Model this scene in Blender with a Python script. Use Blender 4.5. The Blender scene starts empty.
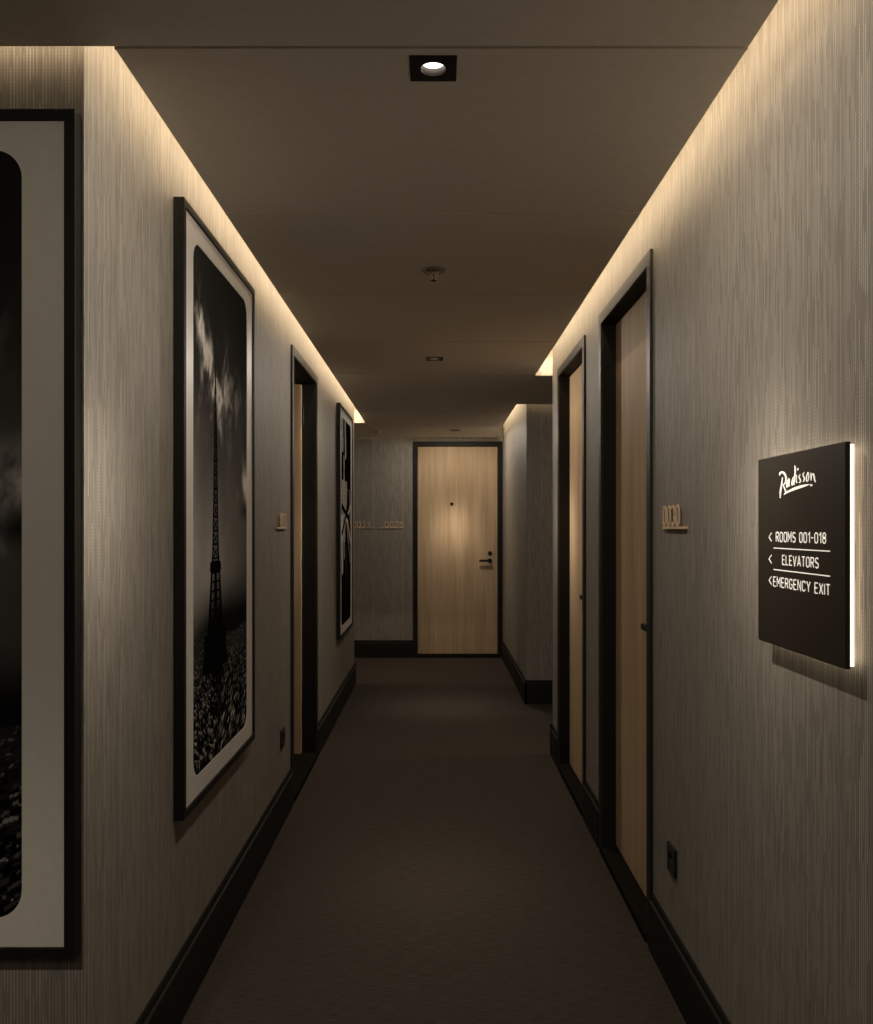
import bpy, bmesh, math, random
import numpy as np
from mathutils import Vector, Matrix

random.seed(7)
S = bpy.context.scene
COL = S.collection
PI = math.pi

# ------------------------------------------------------------------ dimensions (metres)
EYE = 1.41
CE = 2.395            # underside of the ceiling panels
TH = 0.11             # panel thickness
TOP = 2.78            # soffit above the light slots
XL, XR = -0.741, 0.727          # corridor walls
SL, SR = -0.659, 0.639          # ceiling panel edges
Y_FACE = 1.789        # wall facing the camera on the left
Y_RR = 5.30           # right wall returns here
Y_RF = 6.83           # right hand wall facing the camera
Y_LR = 7.70           # left wall returns here
Y_END = 9.27
XLF, XRF = -2.9, 2.4  # far limits of the side passages
YB = -1.9             # behind the camera
DOOR_TOP = 2.347

# ------------------------------------------------------------------ materials
def new_mat(name):
    m = bpy.data.materials.new(name); m.use_nodes = True
    nt = m.node_tree
    b = nt.nodes['Principled BSDF']
    return m, nt, b

def plain(name, col, rough=0.5, metal=0.0, spec=0.5):
    m, nt, b = new_mat(name)
    b.inputs['Roughness'].default_value = rough
    b.inputs['Metallic'].default_value = metal
    b.inputs['Specular IOR Level'].default_value = spec
    # faint procedural mottling so nothing is perfectly flat
    n = nt.nodes.new('ShaderNodeTexNoise'); n.inputs['Scale'].default_value = 35
    tc = nt.nodes.new('ShaderNodeTexCoord')
    nt.links.new(tc.outputs['Object'], n.inputs['Vector'])
    mr = nt.nodes.new('ShaderNodeMapRange')
    mr.inputs['To Min'].default_value = 0.94; mr.inputs['To Max'].default_value = 1.06
    nt.links.new(n.outputs['Fac'], mr.inputs['Value'])
    mx = nt.nodes.new('ShaderNodeVectorMath'); mx.operation = 'SCALE'
    mx.inputs[0].default_value = col
    nt.links.new(mr.outputs['Result'], mx.inputs['Scale'])
    nt.links.new(mx.outputs['Vector'], b.inputs['Base Color'])
    return m

def emit(name, col, strength):
    m, nt, b = new_mat(name)
    b.inputs['Base Color'].default_value = (0.8, 0.8, 0.8, 1)
    b.inputs['Emission Color'].default_value = (*col, 1)
    b.inputs['Emission Strength'].default_value = strength
    return m

def mathn(nt, op, a, b=None, c=None):
    n = nt.nodes.new('ShaderNodeMath'); n.operation = op
    for i, v in enumerate((a, b, c)):
        if v is None: continue
        if isinstance(v, (int, float)): n.inputs[i].default_value = v
        else: nt.links.new(v, n.inputs[i])
    return n.outputs[0]

def wallpaper():
    m, nt, b = new_mat('striped_wallpaper')
    geo = nt.nodes.new('ShaderNodeNewGeometry')
    sp = nt.nodes.new('ShaderNodeSeparateXYZ'); nt.links.new(geo.outputs['Position'], sp.inputs[0])
    u = mathn(nt, 'ADD', sp.outputs['X'], sp.outputs['Y'])
    z = sp.outputs['Z']
    pitch = 0.0068
    us = mathn(nt, 'DIVIDE', u, pitch)
    colid = mathn(nt, 'FLOOR', us)
    fr = mathn(nt, 'FRACT', us)
    wn = nt.nodes.new('ShaderNodeTexWhiteNoise'); wn.noise_dimensions = '1D'
    nt.links.new(colid, wn.inputs['W'])
    t = mathn(nt, 'MULTIPLY_ADD', z, 6.0, mathn(nt, 'MULTIPLY', wn.outputs['Value'], 91.0))
    nz = nt.nodes.new('ShaderNodeTexNoise'); nz.noise_dimensions = '1D'
    nz.inputs['Scale'].default_value = 1.0; nz.inputs['Detail'].default_value = 1.0
    nt.links.new(t, nz.inputs['W'])
    mr = nt.nodes.new('ShaderNodeMapRange'); mr.interpolation_type = 'SMOOTHSTEP'
    mr.inputs['From Min'].default_value = 0.40; mr.inputs['From Max'].default_value = 0.47
    nt.links.new(nz.outputs['Fac'], mr.inputs['Value'])
    stripe = mathn(nt, 'COMPARE', fr, 0.5, 0.19)
    dots = mathn(nt, 'MULTIPLY_ADD', mathn(nt, 'SINE', mathn(nt, 'MULTIPLY', z, 2*PI/0.0075)), 0.22, 0.78)
    mask = mathn(nt, 'MULTIPLY', mathn(nt, 'MULTIPLY', mr.outputs['Result'], stripe), dots)
    wn2 = nt.nodes.new('ShaderNodeTexWhiteNoise'); wn2.noise_dimensions = '1D'
    nt.links.new(mathn(nt, 'ADD', colid, 333.3), wn2.inputs['W'])
    # slow broad variation of thread density
    nz2 = nt.nodes.new('ShaderNodeTexNoise'); nz2.noise_dimensions = '2D'
    cb = nt.nodes.new('ShaderNodeCombineXYZ')
    nt.links.new(mathn(nt, 'MULTIPLY', u, 330.0), cb.inputs[0]); nt.links.new(mathn(nt, 'MULTIPLY', z, 9.0), cb.inputs[1])
    nt.links.new(cb.outputs[0], nz2.inputs['Vector']); nz2.inputs['Scale'].default_value = 1.0
    mix = nt.nodes.new('ShaderNodeMix'); mix.data_type = 'RGBA'
    wn3 = nt.nodes.new('ShaderNodeTexWhiteNoise'); wn3.noise_dimensions = '1D'
    nt.links.new(mathn(nt, 'ADD', colid, 77.7), wn3.inputs['W'])
    mask = mathn(nt, 'MULTIPLY', mask, mathn(nt, 'MULTIPLY_ADD', wn3.outputs['Value'], 0.75, 0.25))
    mix.inputs['A'].default_value = (*WP_DARK, 1); mix.inputs['B'].default_value = (*WP_LIGHT, 1)
    nt.links.new(mask, mix.inputs['Factor'])
    g = mathn(nt, 'MULTIPLY_ADD', wn2.outputs['Value'], 0.12, 0.94)
    g = mathn(nt, 'MULTIPLY', g, mathn(nt, 'MULTIPLY_ADD', nz2.outputs['Fac'], 0.5, 0.75))
    sc = nt.nodes.new('ShaderNodeVectorMath'); sc.operation = 'SCALE'
    nt.links.new(mix.outputs['Result'], sc.inputs[0]); nt.links.new(g, sc.inputs['Scale'])
    nt.links.new(sc.outputs['Vector'], b.inputs['Base Color'])
    b.inputs['Roughness'].default_value = 0.62
    b.inputs['Specular IOR Level'].default_value = 0.35
    bp = nt.nodes.new('ShaderNodeBump'); bp.inputs['Strength'].default_value = 0.25; bp.inputs['Distance'].default_value = 0.0006
    nt.links.new(mask, bp.inputs['Height']); nt.links.new(bp.outputs['Normal'], b.inputs['Normal'])
    return m

def carpet():
    m, nt, b = new_mat('woven_carpet')
    geo = nt.nodes.new('ShaderNodeNewGeometry')
    mp = nt.nodes.new('ShaderNodeMapping'); mp.inputs['Scale'].default_value = (18, 330, 1)
    nt.links.new(geo.outputs['Position'], mp.inputs['Vector'])
    n1 = nt.nodes.new('ShaderNodeTexNoise'); n1.inputs['Scale'].default_value = 1; n1.inputs['Detail'].default_value = 3
    nt.links.new(mp.outputs[0], n1.inputs['Vector'])
    mp2 = nt.nodes.new('ShaderNodeMapping'); mp2.inputs['Scale'].default_value = (260, 40, 1)
    nt.links.new(geo.outputs['Position'], mp2.inputs['Vector'])
    n2 = nt.nodes.new('ShaderNodeTexNoise'); n2.inputs['Scale'].default_value = 1
    nt.links.new(mp2.outputs[0], n2.inputs['Vector'])
    v = mathn(nt, 'MULTIPLY_ADD', n1.outputs['Fac'], 1.5, -0.25)
    v = mathn(nt, 'ADD', v, mathn(nt, 'MULTIPLY_ADD', n2.outputs['Fac'], 0.6, -0.3))
    mix = nt.nodes.new('ShaderNodeMix'); mix.data_type = 'RGBA'
    mix.inputs['A'].default_value = (*CP_DARK, 1); mix.inputs['B'].default_value = (*CP_LIGHT, 1)
    nt.links.new(v, mix.inputs['Factor'])
    nt.links.new(mix.outputs['Result'], b.inputs['Base Color'])
    b.inputs['Roughness'].default_value = 0.95
    b.inputs['Specular IOR Level'].default_value = 0.1
    bp = nt.nodes.new('ShaderNodeBump'); bp.inputs['Strength'].default_value = 0.3; bp.inputs['Distance'].default_value = 0.001
    nt.links.new(v, bp.inputs['Height']); nt.links.new(bp.outputs['Normal'], b.inputs['Normal'])
    return m

def oak(name='pale_oak_veneer'):
    m, nt, b = new_mat(name)
    tc = nt.nodes.new('ShaderNodeTexCoord')
    mp = nt.nodes.new('ShaderNodeMapping'); mp.inputs['Scale'].default_value = (55, 55, 1.6)
    nt.links.new(tc.outputs['Object'], mp.inputs['Vector'])
    n1 = nt.nodes.new('ShaderNodeTexNoise'); n1.inputs['Scale'].default_value = 1; n1.inputs['Detail'].default_value = 4
    n1.inputs['Distortion'].default_value = 0.4
    nt.links.new(mp.outputs[0], n1.inputs['Vector'])
    mp2 = nt.nodes.new('ShaderNodeMapping'); mp2.inputs['Scale'].default_value = (9, 9, 0.7)
    nt.links.new(tc.outputs['Object'], mp2.inputs['Vector'])
    n2 = nt.nodes.new('ShaderNodeTexNoise'); n2.inputs['Scale'].default_value = 1; n2.inputs['Detail'].default_value = 2
    nt.links.new(mp2.outputs[0], n2.inputs['Vector'])
    v = mathn(nt, 'ADD', mathn(nt, 'MULTIPLY', n1.outputs['Fac'], 0.55), mathn(nt, 'MULTIPLY', n2.outputs['Fac'], 0.45))
    cr = nt.nodes.new('ShaderNodeValToRGB')
    cr.color_ramp.elements[0].position = 0.34; cr.color_ramp.elements[0].color = (*OAK_D, 1)
    cr.color_ramp.elements[1].position = 0.66; cr.color_ramp.elements[1].color = (*OAK_L, 1)
    nt.links.new(v, cr.inputs['Fac']); nt.links.new(cr.outputs['Color'], b.inputs['Base Color'])
    b.inputs['Roughness'].default_value = 0.6
    b.inputs['Specular IOR Level'].default_value = 0.15
    return m

WP_DARK = (0.215, 0.195, 0.166)
WP_LIGHT = (0.47, 0.43, 0.368)
CP_DARK = (0.027, 0.021, 0.0165)
CP_LIGHT = (0.088, 0.070, 0.056)
OAK_D = (0.40, 0.28, 0.165)
OAK_L = (0.60, 0.44, 0.28)
WARM = (1.0, 0.79, 0.54)
WHITE = (1.0, 0.88, 0.735)

M_WALL = wallpaper()
M_FLOOR = carpet()
M_OAK = oak()
M_CEIL = plain('ceiling_paint', (0.88, 0.825, 0.76), 0.8, spec=0.2)
M_COVE = plain('light_slot_paint', (0.75, 0.72, 0.66), 0.8, spec=0.2)
M_BLACK = plain('black_lacquer', (0.016, 0.0128, 0.0100), 0.5, spec=0.45)
M_THR = plain('dark_threshold_strip', (0.017, 0.0145, 0.0115), 0.9, spec=0.0)
M_BASE = plain('dark_baseboard_paint', (0.016, 0.014, 0.0115), 0.6, spec=0.15)
M_FRAME = plain('black_picture_frame', (0.012, 0.0105, 0.0085), 0.6, spec=0.2)
M_MAT = plain('off_white_mount_board', (0.74, 0.70, 0.645), 0.45, spec=0.4)
M_METAL = plain('black_hardware', (0.010, 0.009, 0.008), 0.5, spec=0.3)
M_BRASS = plain('tan_bronze_signage', (0.70, 0.52, 0.34), 0.45, spec=0.4)
M_SIGN = plain('dark_bronze_panel', (0.024, 0.0185, 0.0135), 0.38, spec=0.45)
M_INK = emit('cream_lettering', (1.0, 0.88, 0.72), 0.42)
M_SOCK = plain('black_socket_plastic', (0.012, 0.011, 0.010), 0.3)
M_CHROME = plain('brushed_chrome', (0.55, 0.50, 0.43), 0.3, metal=0.9)
M_REFL = plain('lamp_reflector', (0.11, 0.085, 0.065), 0.5, metal=0.0)
M_LED = emit('warm_led_tape', WARM, 33.0)
M_LED4 = emit('warm_led_tape_faint', WARM, 6.0)
M_LED3 = emit('warm_led_tape_high', WARM, 90.0)
M_LED2 = emit('warm_led_tape_low', WARM, 13.0)
M_LAMP = emit('lamp_lens', (1.0, 0.95, 0.88), 1.7)
M_HALO = emit('sign_halo_light', (1.0, 0.82, 0.60), 1.55)

# ------------------------------------------------------------------ mesh helpers
def link(name, bm, mat, parent=None, smooth=False, bevel=0.0, loc=None, rot=None, recalc=True):
    if recalc: bmesh.ops.recalc_face_normals(bm, faces=bm.faces)
    me = bpy.data.meshes.new(name); bm.to_mesh(me); bm.free()
    me.materials.append(mat)
    if smooth:
        for p in me.polygons: p.use_smooth = True
    o = bpy.data.objects.new(name, me); COL.objects.link(o)
    if loc: o.location = loc
    if rot: o.rotation_euler = (0, 0, rot)
    if parent: o.parent = parent
    if bevel:
        md = o.modifiers.new('edge', 'BEVEL'); md.width = bevel; md.segments = 2; md.limit_method = 'ANGLE'
    return o

def box(bm, x0, x1, y0, y1, z0, z1):
    v = [bm.verts.new((x, y, z)) for x in (x0, x1) for y in (y0, y1) for z in (z0, z1)]
    for f in ((0,1,3,2),(4,6,7,5),(0,4,5,1),(2,3,7,6),(0,2,6,4),(1,5,7,3)):
        bm.faces.new([v[i] for i in f])

def boxbm(*a):
    bm = bmesh.new(); box(bm, *a); return bm

def prism(bm, pts, a, b, f):
    """extrude the outline pts (p,q) from depth a to b; f(p,q,depth)->xyz"""
    va = [bm.verts.new(f(p, q, a)) for p, q in pts]
    vb = [bm.verts.new(f(p, q, b)) for p, q in pts]
    bm.faces.new(va); bm.faces.new(vb)
    n = len(pts)
    for i in range(n):
        j = (i+1) % n
        bm.faces.new((va[i], va[j], vb[j], vb[i]))

def ring(bm, outer, inner, a, b, f):
    """closed frame between two outlines with the same number of points"""
    n = len(outer)
    L = [[bm.verts.new(f(p, q, d)) for p, q in pts] for pts in (outer, inner) for d in (a, b)]
    oa, ob, ia, ib = L
    for i in range(n):
        j = (i+1) % n
        bm.faces.new((oa[i], oa[j], ob[j], ob[i])); bm.faces.new((ia[i], ib[i], ib[j], ia[j]))
        bm.faces.new((oa[i], ia[i], ia[j], oa[j])); bm.faces.new((ob[i], ob[j], ib[j], ib[i]))

def lathe(bm, prof, n=32, f=lambda x, y, z: (x, y, z), cx=0, cy=0):
    """prof: (radius, axial) list, axis z"""
    rows = []
    for r, a in prof:
        if r < 1e-6: rows.append([bm.verts.new(f(cx, cy, a))])
        else: rows.append([bm.verts.new(f(cx + r*math.cos(2*PI*k/n), cy + r*math.sin(2*PI*k/n), a)) for k in range(n)])
    for A, B in zip(rows, rows[1:]):
        for k in range(n):
            l = (k+1) % n
            if len(A) == 1 and len(B) == 1: continue
            if len(A) == 1: bm.faces.new((A[0], B[k], B[l]))
            elif len(B) == 1: bm.faces.new((A[k], A[l], B[0]))
            else: bm.faces.new((A[k], A[l], B[l], B[k]))

# on-wall local frame: x along the wall (reading direction), y INTO the wall, z up
on_wall = lambda u, v, d: (u, -d, v)      # d = distance out of the wall
ROT = {'right': -PI/2, 'left': PI/2, 'end': 0.0}

def empty(name, loc, rot=0.0):
    o = bpy.data.objects.new(name, None); COL.objects.link(o)
    o.empty_display_size = 0.05
    o.location = loc; o.rotation_euler = (0, 0, rot)
    return o

def tag(o, label, cat, group=None):
    o['label'] = label; o['category'] = cat
    if group: o['group'] = group
    return o

def struct(o):
    o['kind'] = 'structure'; return o

# ------------------------------------------------------------------ walls
def wall_yz(name, x0, x1, pts):          # outline in (y,z), thickness in x
    bm = bmesh.new(); prism(bm, pts, x0, x1, lambda p, q, d: (d, p, q))
    return struct(link(name, bm, M_WALL))
def wall_xz(name, y0, y1, pts):
    bm = bmesh.new(); prism(bm, pts, y0, y1, lambda p, q, d: (p, d, q))
    return struct(link(name, bm, M_WALL))

CW = 0.047            # casing face width
def notch(a, b):       # wall opening just behind the casing
    return [(a+0.02, 0), (a+0.02, DOOR_TOP-0.02), (b-0.02, DOOR_TOP-0.02), (b-0.02, 0)]
D1 = (2.848, 3.748)   # right near door (casing outer)
D2 = (4.120, 5.025)   # right far door
D3 = (4.332, 5.268)   # left door
D4 = (-0.250, 0.7235)  # end door (x)
WT = 0.20
wall_yz('wall_left', XL-WT, XL, [(Y_FACE, 0)] + notch(*D3) + [(Y_LR, 0), (Y_LR, TOP), (Y_FACE, TOP)])
wall_yz('wall_right', XR, XR+WT, [(YB, 0)] + notch(*D1) + notch(*D2) + [(Y_RR, 0), (Y_RR, TOP), (YB, TOP)])
wall_xz('wall_left_front', Y_FACE, Y_FACE+WT, [(XLF, 0), (XL-WT, 0), (XL-WT, TOP), (XLF, TOP)])
wall_xz('wall_end', Y_END, Y_END+WT, [(XLF, 0)] + notch(*D4) + [(XR+0.4, 0), (XR+0.4, TOP), (XLF, TOP)])
wall_yz('wall_right_far', XR, XR+WT, [(Y_RF, 0), (Y_END, 0), (Y_END, TOP), (Y_RF, TOP)])
wall_xz('wall_right_facing', Y_RF, Y_RF+WT, [(XR+WT, 0), (XRF, 0), (XRF, TOP), (XR+WT, TOP)])
wall_xz('wall_right_passage', Y_RR-WT, Y_RR, [(XR+WT, 0), (XRF, 0), (XRF, TOP), (XR+WT, TOP)])
wall_xz('wall_left_passage', Y_LR-WT, Y_LR, [(XLF, 0), (XL-WT, 0), (XL-WT, TOP), (XLF, TOP)])
wall_yz('wall_right_passage_end', XRF, XRF+WT, [(Y_RR-WT, 0), (Y_RF+WT, 0), (Y_RF+WT, TOP), (Y_RR-WT, TOP)])
wall_yz('wall_left_passage_end', XLF-WT, XLF, [(Y_LR-WT, 0), (Y_END+WT, 0), (Y_END+WT, TOP), (Y_LR-WT, TOP)])
wall_yz('wall_lobby_left', XLF-WT, XLF, [(YB, 0), (Y_FACE+WT, 0), (Y_FACE+WT, TOP), (YB, TOP)])
wall_xz('wall_back', YB-WT, YB, [(XLF-WT, 0), (XR+WT, 0), (XR+WT, TOP), (XLF-WT, TOP)])
# small room behind the open left door
wall_yz('wall_room_back', XL-WT-1.3, XL-WT-1.2, [(3.9, 0), (6.0, 0), (6.0, 2.5), (3.9, 2.5)])
wall_xz('wall_room_near', 3.8, 3.9, [(XL-WT-1.3, 0), (XL-WT, 0), (XL-WT, 2.5), (XL-WT-1.3, 2.5)])
wall_xz('wall_room_far', 6.0, 6.1, [(XL-WT-1.3, 0), (XL-WT, 0), (XL-WT, 2.5), (XL-WT-1.3, 2.5)])
struct(link('ceiling_room', boxbm(XL-WT-1.3, XL-WT, 3.8, 6.1, 2.5, 2.6), M_CEIL))

struct(link('floor', boxbm(XLF-WT, XRF+WT, YB-WT, Y_END+WT, -0.12, 0.0), M_FLOOR))

# ------------------------------------------------------------------ baseboards
BPROF = [(0, 0), (0.015, 0), (0.015, 0.158), (0.0125, 0.163), (0.0075, 0.166), (0.0075, 0.184), (0.005, 0.19), (0, 0.19)]
def base(name, axis, wall, sgn, a, b):
    """axis 'y': runs along y at x=wall, sticking out by sgn; axis 'x': runs along x at y=wall"""
    bm = bmesh.new()
    f = (lambda p, q, d: (wall+sgn*p, d, q)) if axis == 'y' else (lambda p, q, d: (d, wall+sgn*p, q))
    prism(bm, BPROF, a, b, f)
    struct(link(name, bm, M_BASE))
base('baseboard_left', 'y', XL, 1, Y_FACE-0.015, D3[0])
base('baseboard_left', 'y', XL, 1, D3[1], Y_LR+0.015)
base('baseboard_right', 'y', XR, -1, YB, D1[0])
base('baseboard_right', 'y', XR, -1, D1[1], D2[0])
base('baseboard_right', 'y', XR, -1, D2[1], Y_RR+0.015)
base('baseboard_left_front', 'x', Y_FACE, -1, XLF, XL+0.015)
base('baseboard_left_passage', 'x', Y_LR, 1, XLF, XL+0.015)
base('baseboard_right_passage', 'x', Y_RR, 1, XR-0.015, XRF)
base('baseboard_right_facing', 'x', Y_RF, -1, XR-0.015, XRF)
base('baseboard_right_far', 'y', XR, -1, Y_RF-0.015, Y_END)
base('baseboard_end', 'x', Y_END, -1, XLF, D4[0])

# ------------------------------------------------------------------ ceiling
ceil = struct(empty('ceiling', (0, 0, CE)))
def cpanel(x0, x1, y0, y1, hole=None, name='ceiling_panel'):
    bm = bmesh.new()
    g = 0.0022
    o = [(x0, y0+g), (x1, y0+g), (x1, y1-g), (x0, y1-g)]
    f = lambda p, q, d: (p, q, d)
    if hole:
        hx, hy, h = hole
        i = [(hx-h, hy-h), (hx+h, hy-h), (hx+h, hy+h), (hx-h, hy+h)]
        ring(bm, o, i, 0, TH, f)
    else:
        prism(bm, o, 0, TH, f)
    link(name, bm, M_CEIL, ceil)
LAMPS = [(-0.006, 1.820), (-0.009, 4.940), (0.190, 8.540)]
J = [1.739 + 0.9158*i for i in range(9)]
for yj in J[:8]:
    link('joint_light_lip', boxbm(SL, SR, yj+0.0023, yj+0.0075, -0.0024, 0.0005), M_CEIL, ceil)  # added lip, its front face catches the slot light along the joint
YS = J[:8] + [9.20]
HOLE = 0.040
for k in range(8):
    y0, y1 = YS[k], YS[k+1]
    if k == 7: y0, y1 = J[7], 9.197
    h = None
    for lx, ly in LAMPS:
        if y0 < ly < y1: h = (lx, ly, HOLE)
    cpanel(SL, SR, y0, y1, h)
# lobby panel in front of the corridor, with two unseen fill lamps added
LOBBY_FILL = (-0.9, 0.25)
LOBBY_FILL2 = (-0.1, -0.75)
cpanel(XLF, SR, YB, -0.25, (*LOBBY_FILL2, HOLE), 'lobby_panel')
cpanel(XLF, SR, -0.25, J[0], (*LOBBY_FILL, HOLE), 'lobby_panel')
cpanel(SR+0.002, XRF, 5.477, 6.753, None, 'passage_panel')
cpanel(XLF, SL-0.004, 7.937, 9.203, None, 'passage_panel')
def cbox(name, x0, x1, y0, y1, z0, z1, mat=M_COVE):
    link(name, boxbm(x0, x1, y0, y1, z0-CE, z1-CE), mat, ceil)
cbox('upper_soffit', XLF-WT, XRF+WT, YB-WT, Y_END+WT, TOP, TOP+0.1)
ZT = CE + TH + 0.0005
cbox('slot_upstand', -0.50, 0.48, J[0]+0.1, 9.05, ZT+0.012, TOP)
cbox('slot_upstand', XLF, 0.48, YB, J[0]-0.16, ZT+0.012, TOP)
cbox('slot_upstand', 0.50, XRF, 5.62, 6.60, ZT, TOP)
cbox('slot_upstand', XLF, -0.52, 8.08, 9.05, ZT, TOP)
# warm light tape in the slots (a downward strip in a slim channel)
def led(x0, x1, y0, y1, z=2.572, mat=None):
    bm = bmesh.new()
    vs = [bm.verts.new(p) for p in ((x0, y0, z-CE), (x1, y0, z-CE), (x1, y1, z-CE), (x0, y1, z-CE))]
    bm.faces.new(vs[::-1])
    link('light_tape', bm, mat or M_LED, ceil, recalc=False)
    cbox('tape_channel', x0-0.003, x1+0.003, y0, y1, z+0.001, z+0.012)
led(0.600, 0.625, YB+0.02, 5.40)
led(0.600, 0.625, Y_RF+0.0, 9.05)
led(-0.645, -0.620, J[0]+0.02, 7.90)
led(XLF+0.02, -0.66, 1.700, 1.724)
led(XR+0.01, XRF-0.02, Y_RR+0.05, Y_RR+0.064, 2.66, mat=M_LED3)
led(XLF+0.02, XL-0.01, Y_LR+0.05, Y_LR+0.064, 2.66, mat=M_LED3)
led(XR+0.02, XRF-0.02, 6.713, 6.737, mat=M_LED2)
led(XLF+0.02, XR-0.06, 9.155, 9.180, mat=M_LED4)

# ------------------------------------------------------------------ ceiling fittings
def photometry(ld, only_y=False):
    # luminous intensity of the fitting against the angle from straight down
    ld.use_nodes = True
    nt = ld.node_tree; em = nt.nodes['Emission']
    tc = nt.nodes.new('ShaderNodeTexCoord'); sp = nt.nodes.new('ShaderNodeSeparateXYZ')
    nt.links.new(tc.outputs['Normal'], sp.inputs[0])
    th = mathn(nt, 'MULTIPLY', mathn(nt, 'ARCCOSINE', mathn(nt, 'MULTIPLY', sp.outputs['Z'], -1.0)), 180/PI)
    cv = nt.nodes.new('ShaderNodeValToRGB')
    el = cv.color_ramp.elements
    pts = PHOTO
    el[0].position = 0; el[0].color = (pts[0][1],)*3 + (1,)
    el[1].position = 1; el[1].color = (0, 0, 0, 1)
    for a, v in pts[1:]:
        q = el.new(a/90.0); q.color = (v, v, v, 1)
    nt.links.new(mathn(nt, 'DIVIDE', th, 90.0), cv.inputs['Fac'])
    # four narrow lobes at about 42 degrees, one towards each wall
    x2 = mathn(nt, 'MULTIPLY', sp.outputs['X'], sp.outputs['X']); y2 = mathn(nt, 'MULTIPLY', sp.outputs['Y'], sp.outputs['Y'])
    c2 = mathn(nt, 'DIVIDE', mathn(nt, 'SUBTRACT', x2, y2), mathn(nt, 'ADD', mathn(nt, 'ADD', x2, y2), 1e-5))
    az = mathn(nt, 'POWER', mathn(nt, 'MAXIMUM', mathn(nt, 'MULTIPLY', c2, -1.0), 0.0) if only_y else mathn(nt, 'ABSOLUTE', c2), 5.0)
    q = mathn(nt, 'DIVIDE', mathn(nt, 'SUBTRACT', th, 38.0), 8.0)
    ga = mathn(nt, 'EXPONENT', mathn(nt, 'MULTIPLY', mathn(nt, 'MULTIPLY', q, q), -1.0))
    lobe = mathn(nt, 'MULTIPLY', mathn(nt, 'MULTIPLY', ga, az), LOBE)
    nt.links.new(mathn(nt, 'ADD', lobe, cv.outputs['Color']), em.inputs['Strength'])
LOBE = 1.25
PHOTO = [(0, .76), (20, .74), (32, .52), (45, .43), (58, .40), (72, .38), (86, .26)]
def downlight(loc, label, power, on=True, rx=0.0, ry=0.0):
    e = empty('ceiling_downlight', (loc[0], loc[1], CE))
    tag(e, label, 'ceiling light', 'recessed square downlights')
    n = 32; R = 0.0270; H = 0.050
    sq, ci = [], []
    for k in range(n):
        a = 2*PI*(k+0.5)/n
        c, s = math.cos(a), math.sin(a); m = max(abs(c), abs(s))
        sq.append((H*c/m, H*s/m)); ci.append((R*c, R*s))
    # put exact corners on the square
    for cx_, cy_ in ((H,H),(-H,H),(-H,-H),(H,-H)):
        k = min(range(n), key=lambda i: (sq[i][0]-cx_)**2+(sq[i][1]-cy_)**2); sq[k] = (cx_, cy_)
    bm = bmesh.new(); ring(bm, sq, ci, -0.002, 0.0, lambda p, q, d: (p, q, d))
    link('trim_plate', bm, M_METAL, e)
    bm = bmesh.new(); lathe(bm, [(0.0280, -0.0022), (0.0274, -0.0024), (0.0268, -0.0020), (0.0245, 0.0125), (0.0300, 0.018), (0.0330, 0.018), (0.0330, 0.0), (0.0280, 0.0)], 32)
    link('reflector', bm, M_REFL, e, smooth=True)
    bm = bmesh.new(); lathe(bm, [(0.0, 0.0115), (0.0243, 0.0120), (0.0243, 0.016), (0.0, 0.016)], 32)
    link('lens', bm, M_LAMP if on else M_METAL, e)
    ld = bpy.data.lights.new('downlight_beam', 'POINT')
    ld.energy = power; ld.color = WHITE; ld.shadow_soft_size = 0.015
    photometry(ld, loc == LAMPS[2])
    lo = bpy.data.objects.new('downlight_beam', ld); COL.objects.link(lo); lo.parent = e
    lo.location = (0, 0, -0.014); lo.rotation_euler = (rx, ry, 0)
    return e
PW = 52.0
downlight(LAMPS[0], 'black square recessed downlight, the nearest one, with its lamp glowing', PW)
downlight(LAMPS[1], 'small black square downlight beyond the sprinkler in the middle of the ceiling', PW)
downlight(LAMPS[2], 'farthest square downlight, in the ceiling just in front of the end door', PW*0.85)
downlight(LOBBY_FILL2, 'unseen square downlight added as fill light in the lobby ceiling behind the viewer', PW*0.34)  # unseen lamp, added to light the near end from behind the viewer
downlight(LOBBY_FILL, 'unseen square downlight added as fill light in the lobby ceiling by the large cropped picture', PW*0.42)  # second unseen lamp, added to fill the picture facing the viewer

# sprinkler
e = empty('fire_sprinkler', ((433.6-436)/850*3.24, 3.24, CE))
tag(e, 'small round chrome fire sprinkler hanging from the ceiling behind the nearest downlight', 'sprinkler')
bm = bmesh.new(); lathe(bm, [(0.0, 0.0), (0.047, 0.0), (0.048, -0.002), (0.046, -0.005), (0.040, -0.006), (0.035, -0.004), (0.030, -0.004), (0.026, -0.010), (0.0, -0.011)], 40)
link('escutcheon', bm, M_CHROME, e, smooth=True)
bm = bmesh.new()
lathe(bm, [(0, -0.009), (0.008, -0.009), (0.008, -0.018), (0.005, -0.020), (0.0, -0.020)], 16)
link('nozzle', bm, M_CHROME, e, smooth=True)
for s in (-1, 1):
    bm = bmesh.new()
    pts = [(s*0.007, -0.018), (s*0.012, -0.026), (s*0.008, -0.036), (s*0.001, -0.040), (s*0.001, -0.037), (s*0.006, -0.033), (s*0.009, -0.026), (s*0.005, -0.018)]
    prism(bm, pts, -0.002, 0.002, lambda p, q, d: (p, d, q))
    link('yoke_arm', bm, M_CHROME, e)
bm = bmesh.new(); lathe(bm, [(0, -0.020), (0.0018, -0.020), (0.0018, -0.038), (0, -0.038)], 10)
link('bulb', bm, plain('sprinkler_bulb', (0.35, 0.05, 0.03), 0.2), e, smooth=True)
bm = bmesh.new()
N = 24
out = [((0.012 if k % 2 == 0 else 0.009)*math.cos(2*PI*k/N), (0.012 if k % 2 == 0 else 0.009)*math.sin(2*PI*k/N)) for k in range(N)]
prism(bm, out, -0.042, -0.0405, lambda p, q, d: (p, q, d))
link('deflector', bm, M_METAL, e)
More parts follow.
